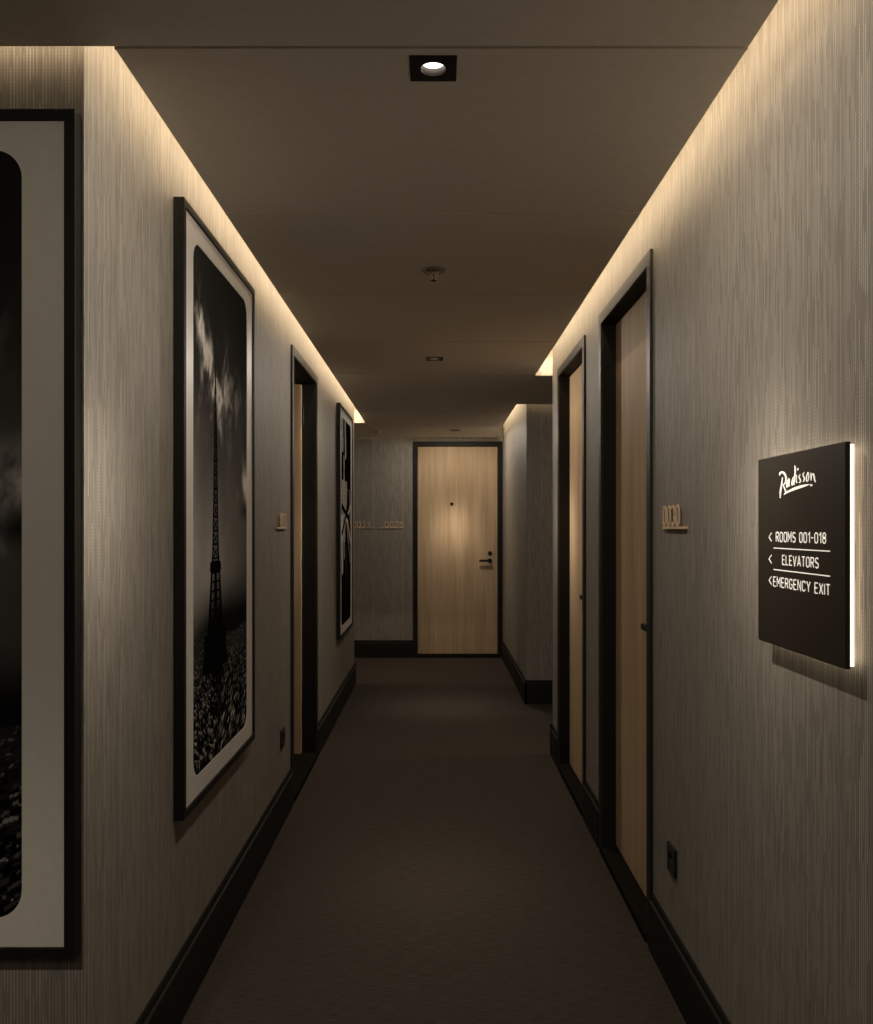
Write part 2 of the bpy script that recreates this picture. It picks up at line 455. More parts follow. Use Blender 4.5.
# eight little slots around the escutcheon
for k in range(8):
    a = 2*PI*k/8
    bm = bmesh.new(); box(bm, -0.0035, 0.0035, -0.0015, 0.0015, -0.0105, -0.0075)
    o = link('vent_slot', bm, M_METAL, e); o.location = (0.031*math.cos(a), 0.031*math.sin(a), 0.0); o.rotation_euler = (0, 0, a+PI/2)

e = empty('smoke_detector', ((377.4-436)/850*8.6, 8.60, CE))
tag(e, 'flat round detector on the ceiling left of the farthest downlight', 'smoke detector')
bm = bmesh.new(); lathe(bm, [(0, 0), (0.050, 0), (0.052, -0.004), (0.050, -0.012), (0.036, -0.013), (0.034, -0.018), (0.0, -0.019)], 32)
link('housing', bm, M_CEIL, e, smooth=True)
bm = bmesh.new(); lathe(bm, [(0.0, -0.0185), (0.010, -0.0185), (0.009, -0.022), (0.0, -0.0225)], 20)
link('sensor_cap', bm, M_METAL, e, smooth=True)

# ------------------------------------------------------------------ doors
def door(name, side, pos, a, b, top=DOOR_TOP, handle=None, open_leaf=False, peephole=None, cylinder=False):
    """a..b: casing outer edges measured along the wall in the reading direction from pos"""
    e = struct(empty(name, pos, ROT[side]))
    T = top
    def U(o, i, bot=0.0):
        return [(a+o, bot), (a+o, T-o), (b-o, T-o), (b-o, bot), (b-i, bot), (b-i, T-i), (a+i, T-i), (a+i, bot)]
    bm = bmesh.new(); prism(bm, U(0, CW), 0.0, 0.0105, on_wall)
    link('casing', bm, M_BASE if side == 'end' else M_BLACK, e, bevel=0.001)
    bm = bmesh.new(); prism(bm, U(0.021, CW), -0.17, 0.0, on_wall)
    link('jamb', bm, M_BASE, e)
    ia, ib, it = a+CW, b-CW, T-CW-0.012
    bm = bmesh.new(); prism(bm, U(CW-0.001, CW+0.012), -0.125, -0.104, on_wall)
    link('stop', bm, M_BLACK, e)
    bm = bmesh.new(); prism(bm, [(ia-0.001, 0.0005), (ib+0.001, 0.0005), (ib+0.001, 0.030), (ia-0.001, 0.030)], -0.17, 0.0155, on_wall)
    link('threshold', bm, M_THR, e)
    gap = 0.0025
    if open_leaf:
        # hinged on the far jamb and swung into the room
        w = (ib-ia) - 2*gap
        bm = bmesh.new(); box(bm, ib-0.047, ib-0.003, 0.082, 0.082+w, 0.036, T-CW-0.014)
        leaf = link('door_leaf', bm, M_OAK, e)
        for hz in (0.25, 1.15, 2.05):
            bm = bmesh.new(); lathe(bm, [(0, hz), (0.007, hz), (0.007, hz+0.10), (0, hz+0.10)], 12, cx=ib-0.006, cy=0.075)
            link('hinge', bm, M_METAL, e, smooth=False)
        return e
    bm = bmesh.new(); prism(bm, [(ia+gap, 0.034), (ib-gap, 0.034), (ib-gap, T-CW-gap), (ia+gap, T-CW-gap)], -0.100, -0.056, on_wall)
    leaf = link('door_leaf', bm, M_OAK, e, bevel=0.0012)
    D = -0.056
    if handle:
        u, z, sgn = handle      # sgn: lever direction along the wall
        rot = lambda x, y, zz: (u + x, -(D + zz), z + y)
        bm = bmesh.new(); lathe(bm, [(0, 0), (0.024, 0), (0.024, 0.007), (0.022, 0.009), (0, 0.009)], 32, rot)
        h = link('handle', bm, M_METAL, e, smooth=False)
        bm = bmesh.new(); lathe(bm, [(0, 0.009), (0.010, 0.009), (0.010, 0.052), (0, 0.052)], 20, rot)
        link('spindle', bm, M_METAL, h)
        bm = bmesh.new()
        x0, x1 = (u-0.011, u+0.122) if sgn > 0 else (u-0.122, u+0.011)
        pts = []
        r = 0.0115
        for k in range(9):
            t = -PI/2 + PI*k/8; pts.append((x1-r+r*math.cos(t), z+r*math.sin(t)))
        for k in range(9):
            t = PI/2 + PI*k/8; pts.append((x0+r+r*math.cos(t), z+r*math.sin(t)))
        prism(bm, pts, D+0.036, D+0.050, on_wall)
        link('lever', bm, M_METAL, h, bevel=0.002)
        if cylinder:
            rot2 = lambda x, y, zz: (u + x, -(D + zz), z + 0.081 + y)
            bm = bmesh.new(); lathe(bm, [(0, 0), (0.022, 0), (0.022, 0.008), (0.020, 0.010), (0, 0.010)], 32, rot2)
            link('lock_cover', bm, M_METAL, e)
    if peephole:
        pu, pz = peephole
        rot3 = lambda x, y, zz: (pu + x, -(D + zz), pz + y)
        bm = bmesh.new(); lathe(bm, [(0, 0), (0.019, 0), (0.019, 0.004), (0.016, 0.006), (0.008, 0.006), (0.007, 0.003), (0, 0.003)], 28, rot3)
        link('peephole', bm, M_METAL, e)
    return e

# right doors: local u = -(Y - pos.y)
def right_door(name, d, **k):
    c = (d[0]+d[1])/2; h = (d[1]-d[0])/2
    return door(name, 'right', (XR, c, 0), -h, h, **k)
c1 = (D1[0]+D1[1])/2
right_door('door_1', D1, handle=(-(2.925-c1), 1.060, -1))
c2 = (D2[0]+D2[1])/2
right_door('door_2', D2, handle=(-(4.222-c2), 1.060, -1))
c3 = (D3[0]+D3[1])/2
door('door_3', 'left', (XL, c3, 0), D3[0]-c3, D3[1]-c3, open_leaf=True)
c4 = (D4[0]+D4[1])/2
door('door_4', 'end', (c4, Y_END, 0), D4[0]-c4, D4[1]-c4, top=2.357, handle=(0.592-c4, 1.056, -1), cylinder=True, peephole=(0.173-c4, 1.677))

# ------------------------------------------------------------------ framed prints
def fbm(nx, ny, rs, base, octs=5, stretch=(1.0, 1.0)):
    out = np.zeros((ny, nx)); amp = 1.0; tot = 0
    for o in range(octs):
        fx = max(2, int(base*stretch[0]*2**o)); fy = max(2, int(base*stretch[1]*2**o))
        g = rs.rand(fy+2, fx+2)
        xs = np.linspace(0, fx, nx); ys = np.linspace(0, fy, ny)
        x0 = xs.astype(int); y0 = ys.astype(int); tx = xs-x0; ty = ys-y0
        tx = tx*tx*(3-2*tx); ty = ty*ty*(3-2*ty)
        a = g[np.ix_(y0, x0)]*(1-tx) + g[np.ix_(y0, x0+1)]*tx
        b = g[np.ix_(y0+1, x0)]*(1-tx) + g[np.ix_(y0+1, x0+1)]*tx
        out += amp*(a*(1-ty[:, None]) + b*ty[:, None]); tot += amp; amp *= 0.55
    return out/tot

PWD, PHT = 0.715, 1.595        # picture area
def sstep(a, b, x):
    t = np.clip((x-a)/(b-a), 0, 1); return t*t*(3-2*t)

def tower_print(nx, ny, seed, ax):
    """dark monochrome view: lattice tower against cloudy sky over a city. rows from bottom (v=0) to top"""
    rs = np.random.RandomState(seed)
    u = np.linspace(0, PWD, nx)[None, :].repeat(ny, 0)
    z = np.linspace(0, PHT, ny)[:, None].repeat(nx, 1) + 0.663    # same z as on the wall
    n1 = fbm(nx, ny, rs, 3, 6, (1, 2)); n2 = fbm(nx, ny, rs, 7, 5, (1, 1.4)); n3 = fbm(nx, ny, rs, 2, 4)
    sky = 0.010 + 0.19*np.exp(-((z-1.27)/0.30)**2)*(1.15-u/PWD*0.85) * (0.55+0.9*n1)
    sky += 0.02*np.exp(-((z-1.7)/0.25)**2)*n1*2
    # bright diagonal cloud near the top left
    axis = 2.16 - (u)*0.95
    band = np.exp(-((z-axis+0.06)/0.075)**2)*np.exp(-((u-0.17)/0.17)**2)
    n4 = fbm(nx, ny, rs, 14, 5, (1, 1.2)); n2 = 0.55*n2+0.45*n4
    sky += 1.5*band*sstep(0.40, 0.70, n2)*0.45*(0.2+1.4*n4)
    wis = np.exp(-((z-1.86)/0.10)**2)*np.exp(-((u-ax-0.02)/0.22)**2)
    sky += 0.40*wis*sstep(0.50, 0.68, n2)
    c2 = np.exp(-((z-1.56)/0.07)**2)*np.exp(-((u-0.72)/0.12)**2)
    sky += 0.55*c2*sstep(0.42, 0.68, n2)
    c3 = np.exp(-((z-1.45)/0.04)**2)*np.exp(-((u-0.55)/0.15)**2)
    sky += 0.25*c3*sstep(0.50, 0.68, n2)
    sky *= 1-0.75*np.exp(-((z-1.47+0.0*u)/0.03)**2)*sstep(0.55, 0.7, u)
    # hills/haze
    hor = 1.10 + 0.05*np.sin(u*4+0.5) + 0.10*(u/PWD)
    img = sky*sstep(hor-0.10, hor+0.09, z) + 0.010
    # city: blocks
    yy = np.clip((1.08-z)/0.42, 0, 1)
    city = np.zeros_like(img) + 0.012
    for k in range(3200):
        t = rs.rand()**1.3; cz = 1.075 - 0.40*t; s = 0.003 + 0.019*t
        cu = rs.rand()*PWD; w = s*(0.6+1.6*rs.rand()); h = s*(0.25+0.6*rs.rand())
        sl = (rs.rand()-0.5)*0.5 + (0.55 if cu > ax else -0.35)
        br = rs.rand()**4*(0.14+0.26*t) + 0.003
        i0, i1 = int((cu-w)/PWD*nx), int((cu+w)/PWD*nx)+1
        j0, j1 = int((cz-h*2.2-0.663)/PHT*ny), int((cz+h*2.2-0.663)/PHT*ny)+1
        i0, j0 = max(i0, 0), max(j0, 0)
        if i1 <= i0 or j1 <= j0: continue
        U_, Z_ = u[j0:j1, i0:i1], z[j0:j1, i0:i1]
        if U_.size == 0: continue
        m = (np.abs(U_-cu) < w/2) & (np.abs(Z_-cz-(U_-cu)*sl) < h/2)
        city[j0:j1, i0:i1][m] = br
        m2 = (np.abs(U_-cu) < w/2) & (np.abs(Z_-cz+h-(U_-cu)*sl) < h/2)
        city[j0:j1, i0:i1][m2] = br*0.12
    haze = np.exp(-((z-1.02)/0.09)**2)*0.016*(0.4+n1)
    img = np.where(z < 1.065 + 0.02*np.sin(u*9), city+haze, img)
    # gloomy ground round the tower's foot
    foot = np.exp(-((u-ax)/0.14)**2)*np.exp(-((z-0.98)/0.10)**2)
    img *= 1-0.9*foot
    aven = (np.abs(u-ax-0.05+(0.98-z)*0.1) < 0.02+(1.0-z)*0.05) & (z < 0.95)
    img = np.where(aven, img*0.35, img)
    # tower
    zz = np.array([0.95, 0.98, 1.02, 1.035, 1.07, 1.075, 1.11, 1.20, 1.265, 1.27, 1.295, 1.30, 1.33, 1.50, 1.70, 1.80, 1.86, 1.93, 1.97])
    hw = np.array([.16, .145, .135, .135, .135, .092, .088, .070, .060, .070, .066, .050, .042, .030, .020, .012, .010, .004, .0])
    h = np.interp(z, zz, hw, left=0, right=0)
    d = np.abs(u-ax)
    ins = (d < h) & (z > 0.95)
    solid = ((z < 1.075) | ((z > 1.262) & (z < 1.30)) | (z > 1.84))
    ph = (z*1.0/0.045) % 1.0
    rim = d > h*0.62
    cross = np.abs(np.abs(ph-0.5)*2 - d/np.maximum(h, 1e-4)) < 0.18
    bar = ph < 0.16
    legs = (z > 1.075) & (z < 1.262)
    ph2 = (z/0.03) % 1.0
    core = legs & ((d < h*0.25) | (d > h*0.66) | (ph2 < 0.25))
    tow = ins & (solid | (~legs & (rim | cross | bar)) | core)
    img = np.where(ins, img*0.42, img)
    img = np.where(tow, 0.006, img)
    return np.clip(img*1.9-0.006, 0.005, 0.85)

def lattice_print(nx, ny, seed):
    """dark close view of crossing iron girders against light"""
    rs = np.random.RandomState(seed)
    u = np.linspace(0, 1, nx)[None, :].repeat(ny, 0)
    v = 1-np.linspace(0, 1, ny)[:, None].repeat(nx, 1)      # 0 top, 1 bottom
    n = fbm(nx, ny, rs, 10, 5, (1, 2))
    img = np.full_like(u, 0.008)
    def seg(u0, v0, u1, v1, w, val, keep=False):
        nonlocal img
        t = np.clip(((u-u0)*(u1-u0)+(v-v0)*(v1-v0)*4)/(((u1-u0)**2+(v1-v0)**2*4)+1e-9), 0, 1)
        dd = np.sqrt((u-u0-t*(u1-u0))**2+4*(v-v0-t*(v1-v0))**2)
        img = np.where(dd < w, (val*1.6 if val > 0.1 else val)*(0.5+n), img)
    seg(0.16, 0.01, 0.18, 0.14, 0.055, 0.55)
    seg(0.42, 0.03, 0.46, 0.16, 0.065, 0.50)
    seg(0.30, 0.20, 0.31, 0.23, 0.05, 0.45); seg(0.30, 0.27, 0.31, 0.29, 0.05, 0.4)
    # light panel seen through the lattice
    panel = (u > 0.08+0.05*np.sin(v*30)) & (u < 0.52-0.1*np.sin(v*14)) & (v > 0.30) & (v < 0.60)
    img = np.where(panel, 0.45+0.5*n, img)
    pat = ((u*5+v*22) % 1 < 0.16) | ((u*5-v*22) % 1 < 0.16)
    img = np.where(panel & pat, img*0.25, img)
    seg(0.10, 0.50, 0.14, 0.72, 0.07, 0.55)
    seg(0.28, 0.50, 0.32, 0.66, 0.05, 0.35)
    seg(0.55, 0.46, 0.98, 0.60, 0.03, 0.5); seg(0.50, 0.50, 0.98, 0.42, 0.025, 0.45); seg(0.6, 0.52, 0.95, 0.70, 0.022, 0.35)
    seg(0.0, 0.42, 0.9, 0.49, 0.03, 0.006); seg(0.1, 0.56, 0.8, 0.40, 0.03, 0.006)
    seg(0.85, 0.34, 0.97, 0.50, 0.02, 0.4)
    img = np.where(((u-0.32-(v-0.62)*0.9) > 0) & ((u-0.55-(v-0.62)*0.8) < 0) & (v > 0.62) & (v < 0.86), 0.05*(1-(v-0.62)/0.24)+0.008, img)
    return np.clip(img, 0.004, 0.9)

def attr_mat(name, attr):
    m, nt, b = new_mat(name)
    a = nt.nodes.new('ShaderNodeVertexColor'); a.layer_name = attr
    nt.links.new(a.outputs['Color'], b.inputs['Base Color'])
    b.inputs['Roughness'].default_value = 0.8; b.inputs['Specular IOR Level'].default_value = 0.0
    return m
M_PRINT = attr_mat('monochrome_print', 'ink')

def rrect(x0, x1, z0, z1, r, n):
    p = []
    for cx, cz, a0 in ((x1-r, z1-r, 0), (x0+r, z1-r, PI/2), (x0+r, z0+r, PI), (x1-r, z0+r, 3*PI/2)):
        for k in range(n+1):
            a = a0 + PI/2*k/n; p.append((cx+r*math.cos(a), cz+r*math.sin(a)))
    return p
def srect(x0, x1, z0, z1, n):     # square outline with the same point count as rrect
    p = []
    for cx, cz in ((x1, z1), (x0, z1), (x0, z0), (x1, z0)):
        p += [(cx, cz)]*(n+1)
    return p

def framed_print(side, pos, w, h, img, label, grid):
    e = empty('framed_print', pos, ROT[side])
    tag(e, label, 'picture')
    F = 0.023; DEP = 0.031
    bm = bmesh.new()
    ring(bm, [(0, 0), (w, 0), (w, h), (0, h)], [(F, F), (w-F, F), (w-F, h-F), (F, h-F)], 0.001, DEP, on_wall)
    link('frame', bm, M_FRAME, e, bevel=0.001)
    # mount board with a rounded window
    bm = bmesh.new(); n = 10
    px0, pz0 = (w-PWD)/2, (h-PHT)/2
    inn = rrect(px0, px0+PWD, pz0, pz0+PHT, 0.058, n)
    # outer outline follows the same angular order, walking the square
    out = []
    X0, X1, Z0, Z1 = F-0.001, w-F+0.001, F-0.001, h-F+0.001
    for (x, z) in inn:
        out.append(None)
    m = n+1
    corners = [(X1, Z1), (X0, Z1), (X0, Z0), (X1, Z0)]
    for c in range(4):
        cx, cz = corners[c]
        for k in range(m):
            x, z = inn[c*m+k]
            horiz_first = c in (0, 2)
            if k < m//2: out[c*m+k] = (cx, z) if horiz_first else (x, cz)
            elif k > m//2: out[c*m+k] = (x, cz) if horiz_first else (cx, z)
            else: out[c*m+k] = (cx, cz)
    ring(bm, out, inn, 0.0230, 0.0250, on_wall)
    link('mount', bm, M_MAT, e)
    nx, ny = grid
    a = img(nx, ny)
    X, Z = np.meshgrid(np.linspace(px0-0.004, px0+PWD+0.004, nx), np.linspace(pz0-0.004, pz0+PHT+0.004, ny))
    co = np.stack([X.ravel(), np.full(X.size, -0.0222), Z.ravel()], 1)
    me = bpy.data.meshes.new('print')
    idx = np.arange(nx*ny).reshape(ny, nx)
    q = np.stack([idx[:-1, :-1].ravel(), idx[:-1, 1:].ravel(), idx[1:, 1:].ravel(), idx[1:, :-1].ravel()], 1)
    me.vertices.add(nx*ny); me.vertices.foreach_set('co', co.ravel())
    me.loops.add(q.size); me.loops.foreach_set('vertex_index', q.ravel().astype(np.int32))
    me.polygons.add(len(q)); me.polygons.foreach_set('loop_start', (np.arange(len(q))*4).astype(np.int32))
    me.update(calc_edges=True); me.validate()
    ca = me.color_attributes.new('ink', 'FLOAT_COLOR', 'POINT')
    g = a.ravel(); rgba = np.stack([g*1.04, g, g*0.93, np.ones_like(g)], 1)
    ca.data.foreach_set('color', rgba.ravel().astype(np.float32))
    me.materials.append(M_PRINT)
    o = bpy.data.objects.new('print', me); COL.objects.link(o); o.parent = e
    bm = bmesh.new(); box(bm, F-0.002, w-F+0.002, -0.0215, -0.0030, F-0.002, h-F+0.002)
    link('backing_board', bm, M_FRAME, e)
    return e

framed_print('end', (-0.747-0.94, Y_FACE, 0.518), 0.94, 1.76,
             lambda a, b: tower_print(a, b, 21, 0.30)*0.55,
             'tall black framed monochrome print on the wall facing the viewer, partly out of view', (200, 430))
framed_print('left', (XL, 2.395, 0.585), 0.94, 1.760,
             lambda a, b: tower_print(a, b, 5, 0.266),
             'tall black framed print of a lattice tower over a city on the left wall', (330, 700))
framed_print('left', (XL, 6.31, 0.583), 0.955, 1.76,
             lambda a, b: lattice_print(a, b, 9),
             'tall black framed print of crossing girders, beyond the open door on the left wall', (150, 330))

# ------------------------------------------------------------------ stroke lettering
def arc(cx, cy, rx, ry, a0, a1, n=8):
    return [(cx+rx*math.cos(math.radians(a0+(a1-a0)*k/n)), cy+ry*math.sin(math.radians(a0+(a1-a0)*k/n))) for k in range(n+1)]
W = 0.52
def stadium(w=W):
    r = w/2
    return arc(r, 1-r, r, r, 0, 180, 10) + arc(r, r, r, r, 180, 360, 10) + [(w, 1-r)]
G = {
 'O': ([stadium()], W), '0': ([stadium(0.48)], 0.48),
 'R': ([[(0,0),(0,1)], [(0,1),(.28,1)]+arc(.28,.75,.22,.25,90,-90,8)+[(0,.5)], [(.27,.5),(.5,0)]], .5),
 'M': ([[(0,0),(0,1),(.3,.38),(.6,1),(.6,0)]], .6),
 'S': ([arc(.24,.75,.24,.25,35,270,10)+arc(.24,.25,.24,.25,90,-145,10)], .48),
 '1': ([[(0,.78),(.24,1),(.24,0)]], .26),
 '-': ([[(0,.5),(.3,.5)]], .3),
 '8': ([arc(.24,.76,.21,.24,-90,270,16), arc(.24,.26,.24,.26,-90,270,16)], .48),
 'E': ([[(.44,1),(0,1),(0,0),(.44,0)], [(0,.52),(.38,.52)]], .44),
 'L': ([[(0,1),(0,0),(.42,0)]], .42),
 'V': ([[(0,1),(.27,0),(.54,1)]], .54),
 'A': ([[(0,0),(.27,1),(.54,0)], [(.09,.28),(.45,.28)]], .54),
 'T': ([[(0,1),(.5,1)], [(.25,1),(.25,0)]], .5),
 'G': ([arc(.25,.74,.25,.26,20,180,8)+arc(.25,.26,.25,.26,180,360,8)+[(.5,.46),(.28,.46)]], .5),
 'N': ([[(0,0),(0,1),(.5,0),(.5,1)]], .5),
 'C': ([arc(.25,.74,.25,.26,10,180,8)+arc(.25,.26,.25,.26,180,350,8)], .5),
 'Y': ([[(0,1),(.27,.48),(.54,1)], [(.27,.48),(.27,0)]], .54),
 'X': ([[(0,0),(.52,1)], [(0,1),(.52,0)]], .52),
 'I': ([[(0,0),(0,1)]], 0.0),
 '3': ([arc(.22,.75,.22,.25,150,-90,10), arc(.22,.26,.25,.26,90,-150,10)], .47),
 '2': ([arc(.23,.74,.23,.26,165,-25,8)+[(0,0),(.47,0)]], .47),
 '9': ([arc(.24,.72,.24,.28,0,360,16), [(.48,.72),(.47,.45),(.16,0)]], .48),
 ' ': ([], .22),
}
def ribbon(bm, pts, w, d0, d1, f, closed=False):
    """a flat band of width w (number or list) along pts, from depth d0 to d1"""
    P = [Vector(p) for p in pts]
    Q = [P[0]]; Wd = [w[0] if isinstance(w, (list, tuple)) else w]
    for i in range(1, len(P)):
        if (P[i]-Q[-1]).length > 1e-7:
            Q.append(P[i]); Wd.append(w[i] if isinstance(w, (list, tuple)) else w)
    P = Q; n = len(P)
    if n > 3 and (P[0]-P[-1]).length < 1e-6: closed = True; P.pop(); Wd.pop(); n -= 1
    L, R = [], []
    for i in range(n):
        a = P[(i-1) % n] if (i > 0 or closed) else None
        b = P[(i+1) % n] if (i < n-1 or closed) else None
        if a is None: t = (b-P[i]).normalized(); k = 1
        elif b is None: t = (P[i]-a).normalized(); k = 1
        else:
            t1 = (P[i]-a).normalized(); t2 = (b-P[i]).normalized(); t = t1+t2
            if t.length < 1e-4: t = t1
            t.normalize(); k = min(1/max(t.dot(t1), 0.35), 2.2)
        nn = Vector((-t.y, t.x))*Wd[i]/2*k
        L.append(P[i]+nn); R.append(P[i]-nn)
    rows = [[bm.verts.new(f(q.x, q.y, d)) for q in (l, r) for d in (d0, d1)] for l, r in zip(L, R)]  # l0 l1 r0 r1
    m = n if closed else n-1
    for i in range(m):
        A, B = rows[i], rows[(i+1) % n]
        bm.faces.new((A[1], A[3], B[3], B[1])); bm.faces.new((A[0], B[0], B[2], A[2]))
        bm.faces.new((A[0], A[1], B[1], B[0])); bm.faces.new((A[2], B[2], B[3], A[3]))
    if not closed:
        for A in (rows[0], rows[-1]): bm.faces.new((A[0], A[2], A[3], A[1]))

def text_bm(txt, u0, u1, zc, cap, stroke, d0, d1, gap=0.27):
    adv = []; x = 0
    for ch in txt:
        s, w = G[ch]; adv.append(x); x += w + gap
    total = x - gap
    sx = (u1-u0-stroke)/total
    bm = bmesh.new()
    hh = cap - stroke
    for ch, a in zip(txt, adv):
        for st in G[ch][0]:
            pts = [(u0+stroke/2+(a+px)*sx, zc-hh/2+py*hh) for px, py in st]
            # square the line ends out to the cap height
            ribbon(bm, pts, stroke, d0, d1, on_wall)
    return bm

# ------------------------------------------------------------------ wayfinding sign
SGX = 0.697; SY1, SY2 = 1.448, 1.838; SZ0, SZ1 = 1.1695, 1.558
sc_y = (SY1+SY2)/2
sign = empty('wayfinding_sign', (XR, sc_y, SZ0), ROT['right'])
tag(sign, 'square dark backlit wayfinding sign with a script logo and three directions on the right wall', 'sign')
def sgn_uv(px, py):          # pixel of the photo -> sign plane coordinates (metres on the sign)
    Y = SGX*850/(px-436); z = EYE + (528.3-py)*Y/850
    return (sc_y - Y, z - SZ0)
hw_ = (SY2-SY1)/2; out_ = XR-SGX
bm = bmesh.new(); prism(bm, [(-hw_, 0), (hw_, 0), (hw_, SZ1-SZ0), (-hw_, SZ1-SZ0)], out_-0.009, out_, on_wall)
link('sign_panel', bm, M_SIGN, sign, bevel=0.0006)
SH = SZ1-SZ0
bm = bmesh.new(); prism(bm, [(-hw_+0.035, 0.035), (hw_-0.035, 0.035), (hw_-0.035, SH-0.035), (-hw_+0.035, SH-0.035)], 0.0, 0.0120, on_wall)
link('wall_spacer', bm, M_BLACK, sign)
bm = bmesh.new(); prism(bm, [(-hw_+0.004, 0.004), (hw_-0.004, 0.004), (hw_-0.004, SH-0.004), (-hw_+0.004, SH-0.004)], 0.0125, out_-0.0095, on_wall)
o = link('light_plate', bm, M_HALO, sign); o['label'] = 'warm glowing edge'
LD0, LD1 = out_, out_+0.0008
def sign_text(txt, xa, xb, yc, cap):
    ua = SGX*850/(xa+0.9-436); ub = SGX*850/(xb-436)
    z = EYE + (528.3-yc)*ua/850
    bm = text_bm(txt, sc_y-ua, sc_y-ub, z-SZ0, cap, 0.0021, LD0, LD1)
    link('lettering', bm, M_INK, sign)
sign_text('ROOMS 001-018', 775.2, 826.3, 536.9, 0.0208)
sign_text('ELEVATORS', 781.5, 818.8, 559.8, 0.0205)
sign_text('EMERGENCY EXIT', 772.6, 830.2, 581.3, 0.0208)
def zrow(zc):
    bm = bmesh.new(); ua, ub = sc_y-1.7790, sc_y-1.7650
    ribbon(bm, [(ub, zc+0.0085-SZ0), (ua+0.001, zc-SZ0), (ub, zc-0.0085-SZ0)], 0.0017, LD0, LD1, on_wall)
    link('arrow', bm, M_INK, sign)
for zc in (1.3915, 1.3460, 1.3015): zrow(zc)
for zc in (1.3694, 1.3252):
    bm = bmesh.new(); ribbon(bm, [(sc_y-1.753, zc-SZ0), (sc_y-1.503, zc-SZ0)], 0.0020, LD0, LD1, on_wall)
    link('rule', bm, M_INK, sign)
# script logo, drawn stroke by stroke
LG = [
 ([(118,190),(130,165),(150,152),(175,162),(195,195),(203,235),(196,275),(180,300),(160,312)], [12,22,24,24,20,17,15,12,8]),
 ([(160,215),(152,280),(143,340),(133,400),(129,475)], [9,14,18,20,7]),
 ([(163,308),(180,345),(195,385),(206,415)], [9,13,14,9]),
 ([(236,232),(222,262),(212,300),(212,335),(222,336),(232,300),(241,240)], [9,13,14,13,9,10,12]),
 ([(244,232),(241,280),(244,332)], [12,14,8]),
 ([(296,212),(282,250),(275,290),(281,314),(292,295),(304,240)], [9,13,14,12,9,10]),
 ([(311,70),(317,120),(314,190),(306,260),(306,312)], [8,20,16,12,8]),
 ([(336,188),(330,240),(333,280),(347,272)], [11,12,10,6]),
 ([(354,105),(346,132)], [14,7]),
 ([(380,180),(366,205),(372,230),(383,252),(376,278),(364,284)], [7,11,12,12,10,6]),
 ([(430,152),(415,180),(422,208),(432,232),(425,262),(413,270)], [7,11,12,12,10,6]),
 ([(478,152),(464,190),(456,235),(462,264),(476,258),(486,220),(484,175),(478,152)], [8,11,12,10,9,9,9,8]),
 ([(513,160),(516,210),(514,258)], [10,12,7]),
 ([(516,215),(530,182),(543,172),(552,205),(560,250),(570,276)], [7,9,12,13,14,7]),
 ([(178,428),(200,412),(250,385),(310,358),(380,335),(440,318),(490,304)], [16,18,26,34,34,26,7]),
 ([(500,306),(518,318),(532,306)], [8,22,6]),
]
bm = bmesh.new()
for pts, ws in LG:
    # Catmull-Rom refine
    P = [Vector((x, y)) for x, y in pts]; n = len(P); RP, RW = [], []
    for i in range(n-1):
        p0, p1, p2, p3 = P[max(i-1, 0)], P[i], P[i+1], P[min(i+2, n-1)]
        for k in range(4):
            t = k/4
            q = 0.5*((2*p1)+(-p0+p2)*t+(2*p0-5*p1+4*p2-p3)*t*t+(-p0+3*p1-3*p2+p3)*t**3)
            RP.append(q); RW.append(ws[i]*(1-t)+ws[i+1]*t)
    RP.append(P[-1]); RW.append(ws[-1])
    loc = [sgn_uv(770+q.x/12.47, 460+q.y/12.47) for q in RP]
    # width: crop pixels -> metres, strokes are mostly upright so use the mean scale
    wm = []
    for i, q in enumerate(RP):
        a = RP[max(i-1, 0)]; b = RP[min(i+1, len(RP)-1)]; t = (b-a).normalized(); nv = Vector((-t.y, t.x))*RW[i]/2
        A = Vector(sgn_uv(770+(q.x+nv.x)/12.47, 460+(q.y+nv.y)/12.47)); B = Vector(sgn_uv(770+(q.x-nv.x)/12.47, 460+(q.y-nv.y)/12.47))
        lt = (Vector(loc[min(i+1, len(loc)-1)])-Vector(loc[max(i-1, 0)])).normalized()
        d = A-B; wm.append(abs(d.x*lt.y-d.y*lt.x))
    loc2, wm2 = [], []
    for p_, w_ in zip(loc, wm): loc2.append(p_); wm2.append(w_)
    if (Vector(loc2[0])-Vector(loc2[-1])).length < 1e-6: loc2.pop(); wm2.pop()
    ribbon(bm, loc2, wm2, LD0, LD1, on_wall)
link('logo', bm, M_INK, sign)

# ------------------------------------------------------------------ room number signs (digits standing on a slim ledge)
def number_sign(side, pos, length, digits, d_from, d_to, label):
    e = empty('room_number_sign', pos, ROT[side])
    tag(e, label, 'room number sign')
    bm = bmesh.new(); box(bm, 0, length, -0.0113, 0.0, 0.0, 0.0075)
    link('ledge', bm, M_BRASS, e, bevel=0.0006)
    n = len(digits); pitch = (d_to-d_from+0.009)/n
    for k, ch in enumerate(digits):
        a = d_from + k*pitch
        wdt = pitch-0.009
        bm = bmesh.new()
        st = 0.0086; s, w = G[ch]
        sx = (wdt-st)/max(w, 0.3); hh = 0.066-st
        off = (wdt-st-w*sx)/2
        for q in s:
            ribbon(bm, [(a+st/2+off+px*sx, 0.0075+st/2+py*hh) for px, py in q], st, 0.0083, 0.0113, on_wall)
        link('digit', bm, M_BRASS, e)
    return e
number_sign('right', (XR, 2.690, 1.4075), 0.238, '0030', 0.002, 0.186,
            'raised tan room number 0030 on a ledge beside the nearest right door')
number_sign('left', (XL, 3.934, 1.4075), 0.226, '0029', 0.052, 0.224,
            'tan room number on a ledge on the left wall, just before the open door')
number_sign('end', (-0.915, Y_END, 1.410), 0.246, '0031', 0.006, 0.196,
            'faint room number on the end wall, the left one, partly hidden by the left wall')
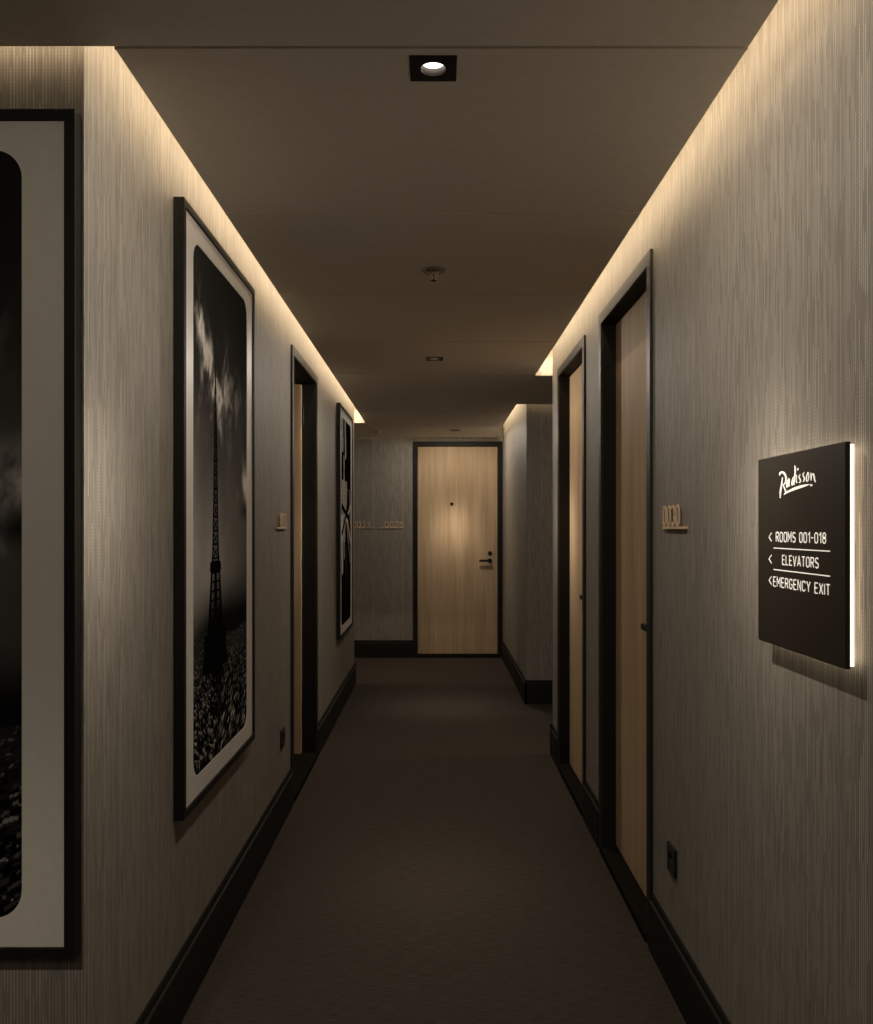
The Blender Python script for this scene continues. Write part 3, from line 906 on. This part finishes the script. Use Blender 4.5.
number_sign('end', (-0.611, Y_END, 1.410), 0.257, '0028', 0.052, 0.255,
            'faint room number on the end wall, the right one, nearer the end door')

# ------------------------------------------------------------------ wall sockets
def socket(side, pos, label):
    e = empty('wall_socket', pos, ROT[side]); tag(e, label, 'socket')
    r = 0.043; n = 6
    pl = rrect(-r, r, -r, r, 0.006, n)
    inn = [(0.0205*math.cos(2*PI*(k+0.5)/len(pl)), 0.0205*math.sin(2*PI*(k+0.5)/len(pl))) for k in range(len(pl))]
    bm = bmesh.new(); ring(bm, pl, inn, 0.0, 0.009, on_wall)
    link('cover_plate', bm, M_SOCK, e, bevel=0.0008)
    f = lambda x, y, z: (x, -z, y)
    bm = bmesh.new(); lathe(bm, [(0, 0.0005), (0.0203, 0.0005), (0.0203, 0.0015), (0, 0.0015)], 28, f)
    link('recess', bm, M_SOCK, e)
    for s in (-1, 1):
        bm = bmesh.new(); lathe(bm, [(0, 0.0015), (0.0028, 0.0015), (0.0028, 0.0022), (0, 0.0022)], 12, f, cx=s*0.0095)
        link('pin_hole', bm, M_METAL, e)
    return e
socket('right', (XR, 2.603, 0.396), 'square black wall socket low on the right wall before the nearest door')
socket('left', (XL, 4.085, 0.404), 'square black wall socket low on the left wall before the open door')

# ------------------------------------------------------------------ camera, world, colour
cam = bpy.data.cameras.new('camera'); co = bpy.data.objects.new('camera', cam); COL.objects.link(co)
co.location = (0, 0, EYE); co.rotation_euler = (PI/2, 0, 0)
cam.sensor_width = 36; cam.sensor_fit = 'AUTO'; cam.lens = 850/1024*36
cam.shift_x = 0.5/1024; cam.shift_y = 16.3/1024
cam.clip_start = 0.05
S.camera = co
w = bpy.data.worlds.new('world'); S.world = w; w.use_nodes = True
w.node_tree.nodes['Background'].inputs['Color'].default_value = (0.9, 0.95, 1.0, 1)
w.node_tree.nodes['Background'].inputs['Strength'].default_value = 0.0
S.view_settings.view_transform = 'Standard'; S.view_settings.look = 'None'
S.view_settings.exposure = 0.24; S.view_settings.gamma = 1.0; S.view_settings.use_curve_mapping = False
c = S.cycles
c.use_denoising = True
try: c.denoiser = 'OPENIMAGEDENOISE'
except Exception: pass
c.use_adaptive_sampling = False
c.max_bounces = 8; c.diffuse_bounces = 6; c.glossy_bounces = 4
c.sample_clamp_indirect = 6.0
c.caustics_reflective = False; c.caustics_refractive = False
